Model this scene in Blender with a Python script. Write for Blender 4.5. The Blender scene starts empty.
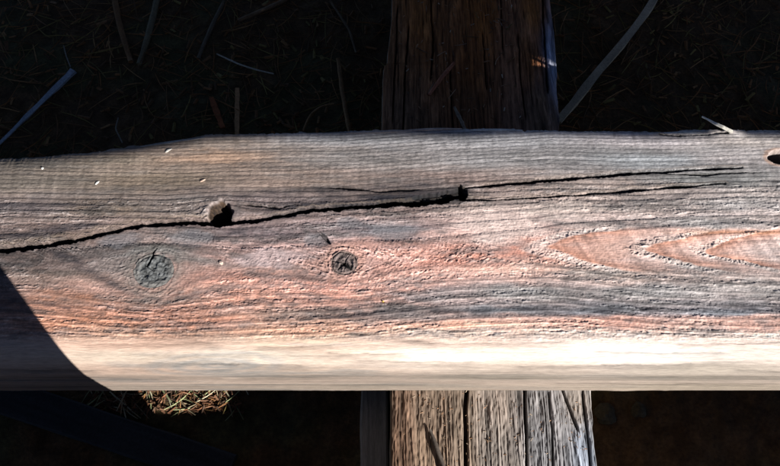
import bpy, math, random
import numpy as np
from mathutils import Vector, Matrix

# ---------------------------------------------------------------- camera / sky / sun / exposure
scene = bpy.context.scene
MM = 0.001
F = 680.0                      # focal length in photo pixels (780 x 466)
PITCH = math.radians(65.0)     # camera looks this far below the horizon
Z_BEAM, T_PLANK = 90.0, 65.0   # millimetres
Z_TOP = Z_BEAM + T_PLANK
CAM = np.array([0.0, -107.0, Z_TOP + 390.0])
FWD = np.array([0.0, math.cos(PITCH), -math.sin(PITCH)])
UPV = np.array([0.0, math.sin(PITCH), math.cos(PITCH)])

cam_d = bpy.data.cameras.new('camera')
cam = bpy.data.objects.new('camera', cam_d)
scene.collection.objects.link(cam)
scene.camera = cam
cam_d.sensor_width = 36.0
cam_d.lens = 36.0 * F / 780.0
cam_d.clip_start = 0.01
cam_d.clip_end = 200.0
cam.location = Vector(CAM * MM)
cam.rotation_euler = (math.radians(90) - PITCH, 0, 0)

SUN_EL, SUN_AZ = math.radians(24.5), math.radians(42.0)   # azimuth: from the viewer's side towards the right
to_sun = Vector((math.sin(SUN_AZ) * math.cos(SUN_EL), -math.cos(SUN_AZ) * math.cos(SUN_EL), math.sin(SUN_EL)))
world = bpy.data.worlds.new('World')
scene.world = world
world.use_nodes = True
wn = world.node_tree
bg = wn.nodes['Background']
sky = wn.nodes.new('ShaderNodeTexSky')
sky.sky_type = 'NISHITA'
sky.sun_disc = False
sky.sun_elevation = SUN_EL
sky.sun_rotation = math.pi - SUN_AZ
sky.air_density = 0.28
sky.dust_density = 0.1
sky.ozone_density = 1.0
wn.links.new(sky.outputs[0], bg.inputs[0])
bg.inputs[1].default_value = 0.05
sd = bpy.data.lights.new('sun', 'SUN')
sd.energy = 5.0
sd.angle = math.radians(0.5)
sd.color = (1.0, 0.975, 0.93)
so = bpy.data.objects.new('sun', sd)
scene.collection.objects.link(so)
so.rotation_euler = to_sun.to_track_quat('Z', 'Y').to_euler()
so.location = (1, -1, 1.2)
scene.view_settings.view_transform = 'Standard'
scene.view_settings.look = 'None'
scene.view_settings.gamma = 1.0
scene.view_settings.exposure = 1.05

random.seed(7)
rng = np.random.default_rng(7)

# ---------------------------------------------------------------- helpers
def ray(px, py):
    return FWD + (px - 390.0) / F * np.array([1.0, 0, 0]) - (py - 233.0) / F * UPV

def on_z(px, py, z):
    """photo pixel -> point (mm) on the level plane at height z"""
    d = ray(px, py)
    return CAM + d * ((z - CAM[2]) / d[2])

def proj(x, y, z):
    dx, dy, dz = x - CAM[0], y - CAM[1], z - CAM[2]
    dep = dy * FWD[1] + dz * FWD[2]
    return 390 + F * dx / dep, 233 - F * (dy * UPV[1] + dz * UPV[2]) / dep, dep

TAB = rng.random((256, 256)).astype(np.float32)
def vnoise(x, y, seed=0):
    x = np.asarray(x, np.float32) + seed * 17.37; y = np.asarray(y, np.float32) + seed * 9.71
    xi = np.floor(x).astype(np.int32); yi = np.floor(y).astype(np.int32)
    fx = x - xi; fy = y - yi
    fx = fx * fx * fx * (fx * (fx * 6 - 15) + 10); fy = fy * fy * fy * (fy * (fy * 6 - 15) + 10)
    a = TAB[xi & 255, yi & 255]; b = TAB[(xi + 1) & 255, yi & 255]
    c = TAB[xi & 255, (yi + 1) & 255]; d = TAB[(xi + 1) & 255, (yi + 1) & 255]
    return ((a + (b - a) * fx) * (1 - fy) + (c + (d - c) * fx) * fy) * 2 - 1      # -1..1

def fbm(x, y, seed=0, octv=3):
    s = 0; a = 1.0; t = 0
    for i in range(octv):
        s = s + a * vnoise(x * 2 ** i, y * 2 ** i, seed + i * 3); t += a; a *= 0.5
    return s / t

def sstep(a, b, x):
    t = np.clip((x - a) / (b - a), 0, 1)
    return t * t * (3 - 2 * t)

def lin(c):
    c = np.asarray(c, np.float64) / 255.0
    return np.where(c <= 0.04045, c / 12.92, ((c + 0.055) / 1.055) ** 2.4)

def poly_dist(X, Y, pts):
    """distance to a polyline, signed side (+ above) and 0..1 position along it"""
    best = np.full(X.shape, 1e9, np.float32); side = np.zeros_like(best); par = np.zeros_like(best)
    L = [0]
    for a, b in zip(pts[:-1], pts[1:]): L.append(L[-1] + math.hypot(b[0] - a[0], b[1] - a[1]))
    for i, (a, b) in enumerate(zip(pts[:-1], pts[1:])):
        ex, ey = b[0] - a[0], b[1] - a[1]; l2 = ex * ex + ey * ey
        t = np.clip(((X - a[0]) * ex + (Y - a[1]) * ey) / l2, 0, 1)
        qx, qy = X - a[0] - t * ex, Y - a[1] - t * ey
        d = np.sqrt(qx * qx + qy * qy); m = d < best
        best = np.where(m, d, best); side = np.where(m, np.sign(ex * qy - ey * qx), side)
        par = np.where(m, (L[i] + t * math.sqrt(l2)) / L[-1], par)
    return best, side, par

def grid_mesh(name, P, colr=None, wrap=False, smooth=True):
    """P: (nu, nv, 3) in mm -> quad mesh in metres with a colour attribute"""
    nu, nv = P.shape[:2]
    me = bpy.data.meshes.new(name)
    idx = np.arange(nu * nv, dtype=np.int32).reshape(nu, nv)
    if wrap: idx = np.concatenate([idx, idx[:, :1]], 1)
    q = np.stack([idx[:-1, :-1], idx[1:, :-1], idx[1:, 1:], idx[:-1, 1:]], -1).reshape(-1, 4)
    me.vertices.add(nu * nv)
    me.vertices.foreach_set('co', (P.reshape(-1) * MM).astype(np.float32))
    me.loops.add(q.size)
    me.loops.foreach_set('vertex_index', np.ascontiguousarray(q.reshape(-1)))
    me.polygons.add(len(q))
    me.polygons.foreach_set('loop_start', np.arange(0, q.size, 4, dtype=np.int32))
    me.polygons.foreach_set('use_smooth', np.full(len(q), smooth))
    me.update(calc_edges=True)
    if colr is not None: set_col(me, colr)
    return me

def set_col(me, colr):
    a = me.color_attributes.new('Col', 'FLOAT_COLOR', 'POINT')
    c = np.ones((len(me.vertices), 4), np.float32); c[:, :3] = colr.reshape(-1, 3)
    a.data.foreach_set('color', c.reshape(-1))

def link(name, me, mat, parent=None, label=None, cat=None, group=None, kind=None):
    o = bpy.data.objects.new(name, me)
    scene.collection.objects.link(o)
    if mat is not None: me.materials.append(mat)
    if parent is not None: o.parent = parent
    if label: o['label'] = label
    if cat: o['category'] = cat
    if group: o['group'] = group
    if kind: o['kind'] = kind
    return o

def close_ends(me, nu, nv):
    """cap the two ends of a wrapped grid"""
    import bmesh
    bm = bmesh.new(); bm.from_mesh(me); bm.verts.ensure_lookup_table()
    bm.faces.new([bm.verts[i] for i in range(nv)][::-1])
    bm.faces.new([bm.verts[(nu - 1) * nv + i] for i in range(nv)])
    bm.to_mesh(me); bm.free()

def wood_mat(name, attr=True, colour=(0.3, 0.25, 0.2), stretch=(60, 900, 900), amount=0.25, bump=0.25, rough=0.85, dist=0.0004):
    m = bpy.data.materials.new(name); m.use_nodes = True
    nt = m.node_tree; b = nt.nodes['Principled BSDF']
    b.inputs['Roughness'].default_value = rough
    b.inputs['Specular IOR Level'].default_value = 0.25
    tc = nt.nodes.new('ShaderNodeTexCoord'); mp = nt.nodes.new('ShaderNodeMapping')
    mp.inputs['Scale'].default_value = stretch
    nz = nt.nodes.new('ShaderNodeTexNoise'); nz.inputs['Scale'].default_value = 1.0
    nz.inputs['Detail'].default_value = 4.0; nz.inputs['Roughness'].default_value = 0.65
    nt.links.new(tc.outputs['Object'], mp.inputs[0]); nt.links.new(mp.outputs[0], nz.inputs['Vector'])
    mr = nt.nodes.new('ShaderNodeMapRange')
    mr.inputs['From Min'].default_value = 0.25; mr.inputs['From Max'].default_value = 0.75
    mr.inputs['To Min'].default_value = 1 - amount; mr.inputs['To Max'].default_value = 1 + amount
    nt.links.new(nz.outputs[0], mr.inputs[0])
    vm = nt.nodes.new('ShaderNodeVectorMath'); vm.operation = 'SCALE'
    if attr:
        at = nt.nodes.new('ShaderNodeAttribute'); at.attribute_name = 'Col'
        nt.links.new(at.outputs['Color'], vm.inputs[0])
    else:
        vm.inputs[0].default_value = colour
    nt.links.new(mr.outputs[0], vm.inputs['Scale'])
    nt.links.new(vm.outputs[0], b.inputs['Base Color'])
    bp = nt.nodes.new('ShaderNodeBump'); bp.inputs['Strength'].default_value = bump
    bp.inputs['Distance'].default_value = dist
    nt.links.new(nz.outputs[0], bp.inputs['Height']); nt.links.new(bp.outputs[0], b.inputs['Normal'])
    return m

def idw(X, Y, pts, cols, sx, sy, p=3.0):
    """smooth colour field through control samples, stretched along the grain"""
    out = np.zeros(X.shape + (3,), np.float32); w = np.zeros(X.shape, np.float32)
    for (x, y), c in zip(pts, cols):
        d = ((X - x) / sx) ** 2 + ((Y - y) / sy) ** 2
        k = 1.0 / (d + 0.02) ** (p / 2)
        out += k[..., None] * np.asarray(c, np.float32); w += k
    return out / w[..., None]

M_plank = wood_mat('weathered_plank_wood', stretch=(160, 1500, 1500), amount=0.28, bump=0.8)
M_beam = wood_mat('rotten_beam_wood', stretch=(1300, 130, 1300), amount=0.35, bump=0.6, rough=0.9)
M_knot = wood_mat('knot_wood', stretch=(900, 900, 900), amount=0.35, bump=0.5)
M_stick = wood_mat('stick_bark', stretch=(500, 500, 500), amount=0.35, bump=0.5)
M_post = wood_mat('shade_post_wood', stretch=(700, 700, 40), amount=0.4, bump=0.8)
M_rail = wood_mat('shade_rail_wood', stretch=(40, 700, 700), amount=0.4, bump=0.8)
M_soil = wood_mat('soil', stretch=(350, 350, 350), amount=0.5, bump=0.9, rough=0.95, dist=0.002)

# ---------------------------------------------------------------- ground
def ground_z(x, y):
    return 5.0 * fbm(x / 90, y / 90, 21, 3) + 2.2 * fbm(x / 14, y / 14, 25, 3) - 3.0

def axis(lo, hi, step, far):
    mid = np.arange(lo, hi + step / 2, step)
    g = []; s = step; p = hi
    while p < far:
        s *= 1.35; p += s; g.append(p)
    h = []; s = step; p = lo
    while p > -far:
        s *= 1.35; p -= s; h.append(p)
    return np.array(h[::-1] + list(mid) + g)

gx = axis(-430, 430, 2.5, 9000); gy = axis(-120, 520, 2.5, 9000)
GX, GY = np.meshgrid(gx, gy, indexing='ij')
GP = np.stack([GX, GY, ground_z(GX, GY)], -1)
mo = sstep(-0.1, 0.5, fbm(GX / 60, GY / 60, 33, 3))[..., None]
gc = (1 - mo) * np.array([0.078, 0.044, 0.020]) + mo * np.array([0.060, 0.052, 0.022])
gc = gc * (1 + 0.5 * fbm(GX / 8, GY / 8, 35, 2))[..., None]
link('ground', grid_mesh('ground', GP, np.clip(gc, 0.004, 1)), M_soil, kind='structure')

# ---------------------------------------------------------------- the plank
Y_FRONT = 0.0
def front_y_for_row(row):           # where the lower front edge must lie to show at this photo row
    return on_z(390, row, Z_BEAM + 3)[1]
YF = front_y_for_row(391.0)         # outermost front face
RND = 19.0                          # worn round-over of the front upper edge
# cross-section from the back top edge over the front to the bottom, S runs on past the top face
Y_TOP_END = YF + RND
def section(S):
    """S (mm, equals Y on the top face) -> y, z, normal y, normal z"""
    arc = RND * math.pi / 2
    a = np.clip((Y_TOP_END - S) / RND, 0, math.pi / 2)
    down = np.clip((Y_TOP_END - arc) - S, 0, None)
    y = np.where(S > Y_TOP_END, S, Y_TOP_END - RND * np.sin(a))
    z = Z_TOP - RND * (1 - np.cos(a)) - down
    return y, z, -np.sin(a), np.cos(a)

S_END = Y_TOP_END - RND * math.pi / 2 - (T_PLANK - RND) + 3.0
_s = np.linspace(S_END, 260, 3000)
_y, _z, _, _ = section(_s)
_row = proj(np.zeros_like(_s), _y, _z)[1]
def PS(px, py):
    """photo pixel -> (X, S) on the plank surface"""
    o = np.argsort(_row)
    S = np.interp(py, _row[o], _s[o])
    y, z, _, _ = section(np.array([S]))
    dep = proj(0, y[0], z[0])[2]
    return ((px - 390.0) * dep / F, float(S))

back_px = [(-120, 158), (0, 155.5), (20, 155), (50, 153), (95, 150.5), (140, 146), (180, 140.5), (205, 136.5), (212, 134.5), (300, 133), (380, 131),
           (520, 128.6), (524, 130.6), (600, 131), (680, 131.6), (690, 130.8), (780, 130), (900, 129)]
bx = np.array([PS(*p) for p in back_px])

dense = np.arange(-292, 292.01, 0.40)
def coarse(a, b, s0):
    out = []; s = s0; p = a
    while p < b:
        s = min(s * 1.25, 6); p += s; out.append(p)
    return np.array(out)
ext = coarse(292, 640, 0.4)
xs = np.concatenate([-ext[::-1], dense, ext])
NB = 26
n_top, n_front = 372, 178
YB = np.interp(xs, bx[:, 0], bx[:, 1])
YB = YB + 0.7 * fbm(xs / 12, xs * 0, 41, 4) + 0.9 * np.clip(vnoise(xs / 5, xs * 0 + 3, 44), 0.2, 1) + 0.8 * (vnoise(xs / 26, xs * 0 + 8, 46) > 0.15) + 0.35 * vnoise(xs / 1.3, xs * 0, 47)
w = np.linspace(0, 1, n_top)
Stop = YB[:, None] + w[None, :] * (Y_TOP_END - YB)[:, None]
Sfr = Y_TOP_END + (S_END - Y_TOP_END) * np.linspace(0, 1, n_front + 1)[1:]
S = np.concatenate([Stop, np.repeat(Sfr[None, :], len(xs), 0)], 1).astype(np.float32)
X = np.repeat(xs[:, None], S.shape[1], 1).astype(np.float32)

# ---- grain: rings of the log cut by the saw, flowing round the knots
knots = [dict(px=(154, 271), rx=12.5, ry=11.5, R=14.0), dict(px=(344, 263), rx=8.6, ry=8.2, R=9.5)]
for k in knots: k['c'] = PS(*k['px'])
hole = dict(c=PS(220, 214), rx=8.0, ry=9.5)
hole2 = dict(c=PS(784, 157), rx=11.0, ry=5.6)
axis_pts = np.array([PS(*p) for p in [(-100, 262), (0, 262), (155, 268), (344, 262), (450, 252), (560, 247), (640, 251), (780, 251), (900, 251)]])
yc = np.interp(X, axis_pts[:, 0], axis_pts[:, 1])
Sw = S + 1.5 * fbm(X / 130, S / 30, 51, 2) + 0.22 * vnoise(X / 30, S / 6, 55)
for k, st in [(knots[0], 1.9), (knots[1], 1.8), (dict(c=hole['c'], R=6.5), 2.2), (dict(c=hole2['c'], R=3.0), 2.0)]:
    cx, cy = k['c']; R = k['R']
    q2 = ((X - cx) / st) ** 2 + (S - cy) ** 2
    Sw = Sw - (S - cy) * R * R / (q2 + 0.25 * R * R) * np.exp(-q2 / (5.5 * R) ** 2)
dd = np.interp(X, [-300, PS(430, 245)[0], PS(540, 245)[0], PS(790, 245)[0], 640], [23, 22, 20, 0.5, 0.5])
dS = Sw - yc
r = np.sqrt(dS * dS + dd * dd)
N = r / 8.0 + r * r * 0.0015 + 3.0
ringno = np.floor(N).astype(np.int32)
f = N - ringno
rh = TAB[ringno & 255, 11]; rh2 = TAB[ringno & 255, 57]
peak = 0.72 + 0.12 * rh2
prof = np.where(f < peak, (f / peak) ** 1.7, 1 - sstep(0, 1, (f - peak) / (1 - peak)))      # latewood ridge
N2 = N * 3.3 + 0.6 * vnoise(X / 60, S / 3.0, 58)
fine = 1 - np.abs(2 * (N2 - np.floor(N2)) - 1)

topmask = sstep(Y_TOP_END - 6, Y_TOP_END + 3, S)                 # sawn top face, against the smooth worn edge
bnd = np.interp(X, [PS(300, 200)[0], PS(460, 195)[0], PS(480, 190)[0], PS(780, 190)[0]], [PS(390, 197)[1], PS(390, 195)[1], PS(390, 184)[1], PS(390, 176)[1]])
row_up = sstep(bnd - 5, bnd + 4, S + 2.0 * fbm(X / 30, S / 10, 49, 2))              # straight grained strip along the back
midm = topmask * (1 - row_up)
low_strip = (1 - sstep(PS(390, 335)[1] + 0, PS(390, 322)[1], S))
# torn, hairy grain left by the saw: short raised fibres, leaning one way above the heart line and the other below it
th = -0.50 * np.tanh(dS / 9.0) + 0.25 * vnoise(X / 40, S / 14, 60)
U = X * np.cos(0.45) + S * np.sin(0.45); V = -X * np.sin(0.45) + S * np.cos(0.45)
U2 = X * np.cos(0.45) - S * np.sin(0.45); V2 = X * np.sin(0.45) + S * np.cos(0.45)
wj = 0.7 * vnoise(X / 7, S / 7, 61)
def ridge(a, b, sd): return np.clip(1 - np.abs(vnoise(a, b, sd)) * 1.25, 0, 1) ** 2.2
mixd = sstep(-0.25, 0.25, th)
tear = mixd * ridge(U / 3.6 + wj, V / 1.05, 62) + (1 - mixd) * ridge(U2 / 3.6 + wj, V2 / 1.05, 63)
tear2 = mixd * ridge(U / 2.0, V / 0.75, 66) + (1 - mixd) * ridge(U2 / 2.0, V2 / 0.75, 67)
tear = tear * sstep(-0.5, 0.3, vnoise(X / 5, S / 2.2, 65))
# away from the heart the torn fibres lie almost along the lines of the grain
lf = sstep(9, 17, np.abs(dS))
line1 = ridge(X / 7 + wj + 0.10 * S, Sw / 0.85 - X * 0.05, 56) * sstep(-0.5, 0.3, vnoise(X / 4, S / 1.6, 57))
line2 = ridge(X / 3.2 + wj, Sw / 0.55 - X * 0.08, 53)
tear = tear * (1 - 0.8 * lf) + line1 * 0.8 * lf
tear2 = tear2 * (1 - 0.75 * lf) + line2 * 0.75 * lf
patch = sstep(-0.40, 0.10, fbm(X / 34, Sw / 9, 64, 2))
tear3 = mixd * ridge(U / 1.5 + wj, V / 0.55, 77) + (1 - mixd) * ridge(U2 / 1.5 + wj, V2 / 0.55, 87)
early = sstep(0.06, 0.22, prof) * (1 - sstep(0.55, 0.75, prof))
# heart figure: nested tongues opening to the right, smooth wood between V-shaped torn bands
xi = X - 1.25 * np.abs(dS) ** 1.36 + 7 * fbm(X / 20, S / 5, 59, 4)
tips = [PS(532, 250)[0], PS(636, 250)[0], PS(698, 250)[0]]; tw = [13.0, 9.0, 6.5]
fuzz = np.zeros_like(S)
for t_, w_ in zip(tips, tw): fuzz = np.maximum(fuzz, 1 - sstep(w_ * 0.55, w_, np.abs(xi - t_)))
cath = sstep(tips[0] - 14, tips[0] - 4, xi) * (1 - sstep(11, 17, np.abs(dS)))
tphase = np.where(xi < tips[1], (xi - tips[0]) / (tips[1] - tips[0]), np.where(xi < tips[2], (xi - tips[1]) / (tips[2] - tips[1]), (xi - tips[2]) / 34.0))
tearm = midm * ((1 - cath) * (0.40 + 0.65 * patch) * (0.45 + 0.55 * early) + cath * (0.06 + 1.0 * fuzz))
saw = vnoise(X / 2.6 + S * 0.03, S / 60, 68)                       # faint kerf marks across the board
chat = vnoise(X / 7.0 + S * 0.045, S / 90, 69)

h = np.zeros_like(S)
h += topmask * (0.18 + 0.30 * rh) * (prof - 0.5) * (0.62 + 0.38 * midm)
h += topmask * 0.15 * (fine - 0.5) * (1 - 0.5 * midm) * (0.6 + 0.8 * vnoise(X / 45, Sw / 7, 230))
h += tearm * (0.66 * (tear - 0.3) + 0.46 * (tear2 - 0.3) + 0.20 * (tear3 - 0.3) + 0.12)
h += row_up * topmask * (0.05 * saw + 0.10 * vnoise(X / 2.2, S / 0.9, 71) + 0.05 * chat + 0.06 * vnoise(X / 0.9, S / 0.9, 70))
h += topmask * 0.5 * fbm(X / 70, S / 22, 72, 2)
h += (1 - topmask) * (0.10 * vnoise(X / 40, S / 2.2, 73) + 0.5 * fbm(X / 90, S / 16, 74, 2) + 0.05 * vnoise(X / 6, S / 0.9, 75) + 0.10 * fbm(X / 9, S / 1.4, 227, 3))
h += midm * 0.10 * vnoise(X / 0.9, S / 0.9, 76)

# ---- colour samples read off the photograph (sunlit wood), on the plank's own surface
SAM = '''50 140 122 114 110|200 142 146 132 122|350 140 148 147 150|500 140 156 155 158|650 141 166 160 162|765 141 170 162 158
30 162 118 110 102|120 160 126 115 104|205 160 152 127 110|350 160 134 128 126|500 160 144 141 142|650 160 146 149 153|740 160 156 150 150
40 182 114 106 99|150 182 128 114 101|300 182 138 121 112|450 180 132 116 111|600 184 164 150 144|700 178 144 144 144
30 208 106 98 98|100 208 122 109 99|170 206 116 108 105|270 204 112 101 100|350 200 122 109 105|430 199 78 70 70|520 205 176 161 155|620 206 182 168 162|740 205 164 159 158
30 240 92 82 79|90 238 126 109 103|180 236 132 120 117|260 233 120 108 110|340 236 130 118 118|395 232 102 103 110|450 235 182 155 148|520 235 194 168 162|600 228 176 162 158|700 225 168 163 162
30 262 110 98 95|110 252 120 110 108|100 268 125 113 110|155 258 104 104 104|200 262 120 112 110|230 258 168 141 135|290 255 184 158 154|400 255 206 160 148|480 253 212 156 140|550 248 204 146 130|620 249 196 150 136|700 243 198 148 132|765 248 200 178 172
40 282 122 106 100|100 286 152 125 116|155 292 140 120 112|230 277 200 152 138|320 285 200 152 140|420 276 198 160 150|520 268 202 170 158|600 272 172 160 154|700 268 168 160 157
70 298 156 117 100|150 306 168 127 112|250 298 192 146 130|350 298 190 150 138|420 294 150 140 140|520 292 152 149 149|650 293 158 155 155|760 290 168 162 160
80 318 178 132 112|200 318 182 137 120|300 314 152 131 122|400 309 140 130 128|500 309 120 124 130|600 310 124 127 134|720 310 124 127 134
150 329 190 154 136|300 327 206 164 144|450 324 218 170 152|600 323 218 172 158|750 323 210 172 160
60 274 116 105 100|190 284 176 140 128|262 268 192 158 148|300 276 204 160 148|344 290 206 158 144|500 262 214 172 160|450 262 216 160 146
130 341 218 184 165|300 341 228 198 176|450 339 242 216 200|600 340 250 230 218|750 340 246 226 214
130 355 200 184 168|250 355 218 203 187|450 354 246 232 218|650 354 248 240 232
130 370 190 166 150|300 370 198 178 162|500 369 202 186 172|700 369 196 184 170
130 377 160 144 132|300 377 160 146 134|500 377 156 145 132|700 377 158 148 136
150 387 164 150 138|400 387 172 158 144|700 387 184 170 154'''
pts, cols = [], []
for it in SAM.replace('\n', '|').split('|'):
    a = [float(v) for v in it.split()]
    x_, s_ = PS(a[0], a[1]); pts.append((x_, s_))
    g_ = 0.80 if a[1] < 334 else (0.74 if a[1] < 350 else (0.62 if a[1] < 365 else 0.45))      # the round-over faces the sun more squarely
    cols.append(lin(a[2:]) * g_)
# follow the grain: look the colour up where the ring would lie without the knots
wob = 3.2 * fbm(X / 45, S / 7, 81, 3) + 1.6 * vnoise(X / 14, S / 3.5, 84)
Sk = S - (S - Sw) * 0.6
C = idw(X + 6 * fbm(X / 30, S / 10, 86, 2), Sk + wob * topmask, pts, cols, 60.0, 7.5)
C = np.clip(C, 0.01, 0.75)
# rings: grey weathered ridges and warm hollows
ringc = (0.80 + 0.34 * (1 - prof)) * (0.90 + 0.2 * rh2)
C *= (1 + topmask * (ringc - 1))[..., None]
C *= (1 + topmask * (0.35 + 0.65 * row_up) * 0.42 * (fine - 0.55))[..., None]
C *= (1 + topmask * 0.16 * vnoise(X / 0.8, S / 0.6, 90) + topmask * row_up * 0.10 * vnoise(X / 1.3, S / 6, 92))[..., None]
dk = (1 - sstep(0.0, 0.16, np.abs(f - peak))) * topmask * (0.10 + 0.30 * (rh > 0.5)) * (0.75 + 0.85 * row_up)
C *= (1 - 0.55 * dk)[..., None]
# light caught by raised torn fibres painted pale, torn zones slightly darker overall
C *= (1 - 0.18 * tearm)[..., None]
fl = np.clip(tearm * (0.85 * tear + 0.50 * tear2 + 0.45 * tear3 - 0.30), 0, 1)
C += (np.clip(C * 1.55 + 0.13, 0, 0.70) - C) * (0.85 * fl)[..., None]
# smooth reddish tongues of the flat-sawn heart figure, paler where torn
tong = cath * (1 - fuzz) * midm
tp_ = np.clip(tphase, 0, 1)[..., None]
strk = (1 + 0.30 * vnoise((X + 0.5 * S) / 2.4, S / 40, 89))[..., None]
tcol = (np.array([0.37, 0.165, 0.105]) * (1 - tp_) + np.array([0.56, 0.45, 0.42]) * tp_) * strk
C += (tcol - C) * (0.88 * tong)[..., None]
C += (np.array([0.60, 0.53, 0.50]) - C) * (0.55 * cath * fuzz * midm)[..., None]
edge_ = np.exp(-((np.abs(dS) - 12.5) / 1.6) ** 2) * sstep(tips[1] + 8, tips[2] + 20, X) * midm
C += (np.where((dS > 0)[..., None], np.array([0.50, 0.25, 0.15]), np.array([0.10, 0.095, 0.10])) - C) * (0.6 * edge_)[..., None]
# grey mould staining in flecks
gr = sstep(0.15, 0.6, fbm(X / 26, Sw / 5, 91, 3)) * topmask
lum = C.mean(-1, keepdims=True)
C = C + (lum * np.array([0.94, 0.94, 0.96]) - C) * (0.22 * gr)[..., None]
sp = sstep(0.55, 0.8, vnoise(X / 3.2, S / 1.1, 93)) * sstep(-0.1, 0.4, fbm(X / 20, S / 8, 94, 2)) * topmask
C *= (1 - 0.4 * sp)[..., None]
C *= (1 + 0.08 * saw * row_up * topmask + 0.05 * chat * topmask)[..., None]
# uneven weathering along the fibres
v1 = fbm(X / 16, Sw / 1.7, 211, 3); v2 = fbm(X / 5, S / 2.4, 215, 3); v3 = fbm(X / 60, Sw / 6, 219, 2)
var_ = np.clip(1 + topmask * (1 - 0.6 * cath) * ((0.34 - 0.20 * row_up) * v1 + 0.40 * v2 * (1 - 0.5 * row_up) + 0.40 * v3), 0.4, 1.6)
C *= var_[..., None]
lum = C.mean(-1, keepdims=True)
C += (lum * np.array([0.99, 0.99, 1.03]) - C) * (0.28 * topmask * sstep(1.0, 0.65, var_))[..., None]       # the darker streaks are mould-grey
C *= (1 + topmask * row_up * 0.14 * saw * sstep(-0.2, 0.5, vnoise(X / 50, S / 30, 221)))[..., None]
# worn edge: thin long streaks
st = vnoise(X / 90, S / 1.0, 96) * 0.6 + vnoise(X / 40, S / 0.5, 97) * 0.4
st2 = fbm(X / 70 + 0.4 * vnoise(X / 25, S / 8, 79), S / 3.2, 78, 3)
C *= (1 + (1 - topmask) * (0.13 * st + 0.34 * np.minimum(st2 + 0.1, 0.2) + 0.10 * fbm(X / 12, S / 1.5, 223, 3)))[..., None]
gs = (1 - topmask) * sstep(0.1, 0.55, fbm(X / 60, S / 6, 80, 3)) * (1 - 0.6 * sstep(PS(300, 350)[0], PS(500, 350)[0], X))
lum = C.mean(-1, keepdims=True); C += (lum * np.array([0.80, 0.79, 0.76]) - C) * (0.5 * gs)[..., None]; C *= (1 - 0.14 * gs)[..., None]
x_, s_ = PS(215, 366); qx_ = (X - x_) / 46; qs_ = (S - s_ - 0.05 * (X - x_)) / 11
sw_ = np.exp(-(qx_ ** 2 + qs_ ** 2) ** 2) * (1 - topmask)
rg_ = 0.5 + 0.5 * np.sin(np.sqrt(qx_ ** 2 + qs_ ** 2) * 17 + 3.0 * fbm(X / 20, S / 4, 225, 3))
lum = C.mean(-1, keepdims=True)
C += (lum * np.array([0.80, 0.77, 0.74]) - C) * (0.75 * sw_ * rg_)[..., None]
h -= 0.12 * sw_ * rg_
gl_pts = [PS(-100, 381), PS(120, 380), PS(300, 378), PS(520, 375), PS(700, 377), PS(900, 378)]
d_, _, _ = poly_dist(X, S + 0.6 * vnoise(X / 25, X * 0, 98), gl_pts)
gl = np.exp(-(d_ / 0.7) ** 2); h -= 0.7 * gl; C *= (1 - 0.45 * gl)[..., None]
# small smudges and dents
for (px, py, rx, ry, dep, k_) in [(412, 341, 12, 1.6, 0.5, 0.6), (360, 334, 9, 0.8, 0.4, 0.5), (455, 331, 7, .8, .4, .5), (205, 381, 12, 2.4, -0.8, -0.15), (232, 378, 6, 1.6, -.5, -.2),
                                  (300, 333, 14, .6, .3, .4), (570, 335, 20, .5, .3, .3), (690, 334, 14, .5, .3, .3), (590, 334, 4, .6, .3, .3)]:
    x_, s_ = PS(px, py)
    e = np.exp(-((X - x_) / rx) ** 2 - ((S - s_ + 0.03 * (X - x_)) / ry) ** 2 * (1 + 0.5 * vnoise(X / 4, S / 2, 99)))
    h -= dep * e; C *= (1 - k_ * e)[..., None]
for pp, wd_, am in [([(-60, 236), (20, 233), (70, 228), (120, 219)], 2.6, .6), ([(225, 198), (262, 193), (310, 192), (350, 197)], 2.2, .55), ([(250, 213), (300, 206), (360, 199), (430, 196)], 2.8, .6),
                    ([(-60, 207), (30, 205), (80, 204), (120, 208)], 1.6, .5), ([(40, 247), (75, 262), (100, 279), (130, 293), (160, 299), (190, 290)], 1.8, .5), ([(470, 306), (560, 310), (680, 309), (850, 306)], 1.6, .6),
                    ([(280, 319), (350, 315), (430, 311), (520, 313)], 1.6, .5), ([(230, 250), (280, 240), (310, 232)], 2.2, .5), ([(600, 221), (660, 226), (700, 219)], 2.0, .35), ([(470, 202), (560, 204), (640, 201), (720, 190)], 1.6, .45),
                    ([(-60, 300), (30, 302), (90, 312)], 1.4, .45), ([(180, 232), (215, 238), (250, 231)], 2.4, .5), ([(640, 212), (700, 214), (790, 205)], 1.6, .4), ([(120, 186), (170, 190), (230, 187)], 1.2, .4), ([(300, 187), (360, 190), (450, 183)], 1.6, .5), ([(320, 207), (365, 203), (410, 199), (440, 197), (475, 192)], 4.2, .68), ([(360, 202), (430, 197), (480, 190)], 3.4, .68)]:
    d, _, par = poly_dist(X, S + 1.6 * fbm(X / 16, S / 5, 203, 3), [PS(*p) for p in pp])
    e = np.exp(-(d / (wd_ * 1.25)) ** 2) * sstep(0, 0.15, par) * (1 - sstep(0.85, 1, par)) * np.clip(0.75 + 0.9 * fbm(X / 9, S / 2, 205, 3), 0, 1) * topmask
    C += (np.array([0.024, 0.023, 0.029]) - C) * (min(1, am * 1.45) * e)[..., None]
# grey patches beside the knots where the surface is glazed and smooth
for (px, py, rx, ry) in [(318, 240, 9, 6), (396, 232, 14, 7), (350, 222, 9, 4), (120, 240, 16, 6), (190, 238, 16, 6)]:
    x_, s_ = PS(px, py)
    e = 1 - sstep(0.6, 1.15, np.sqrt(((X - x_) / rx) ** 2 + ((S - s_) / ry) ** 2) + 0.35 * fbm(X / 7, S / 4, 101, 2))
    C += (np.array([0.155, 0.15, 0.16]) - C) * (0.65 * e)[..., None]
    h -= 0.35 * e + 0.5 * e * tearm * (tear - .3)

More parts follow.
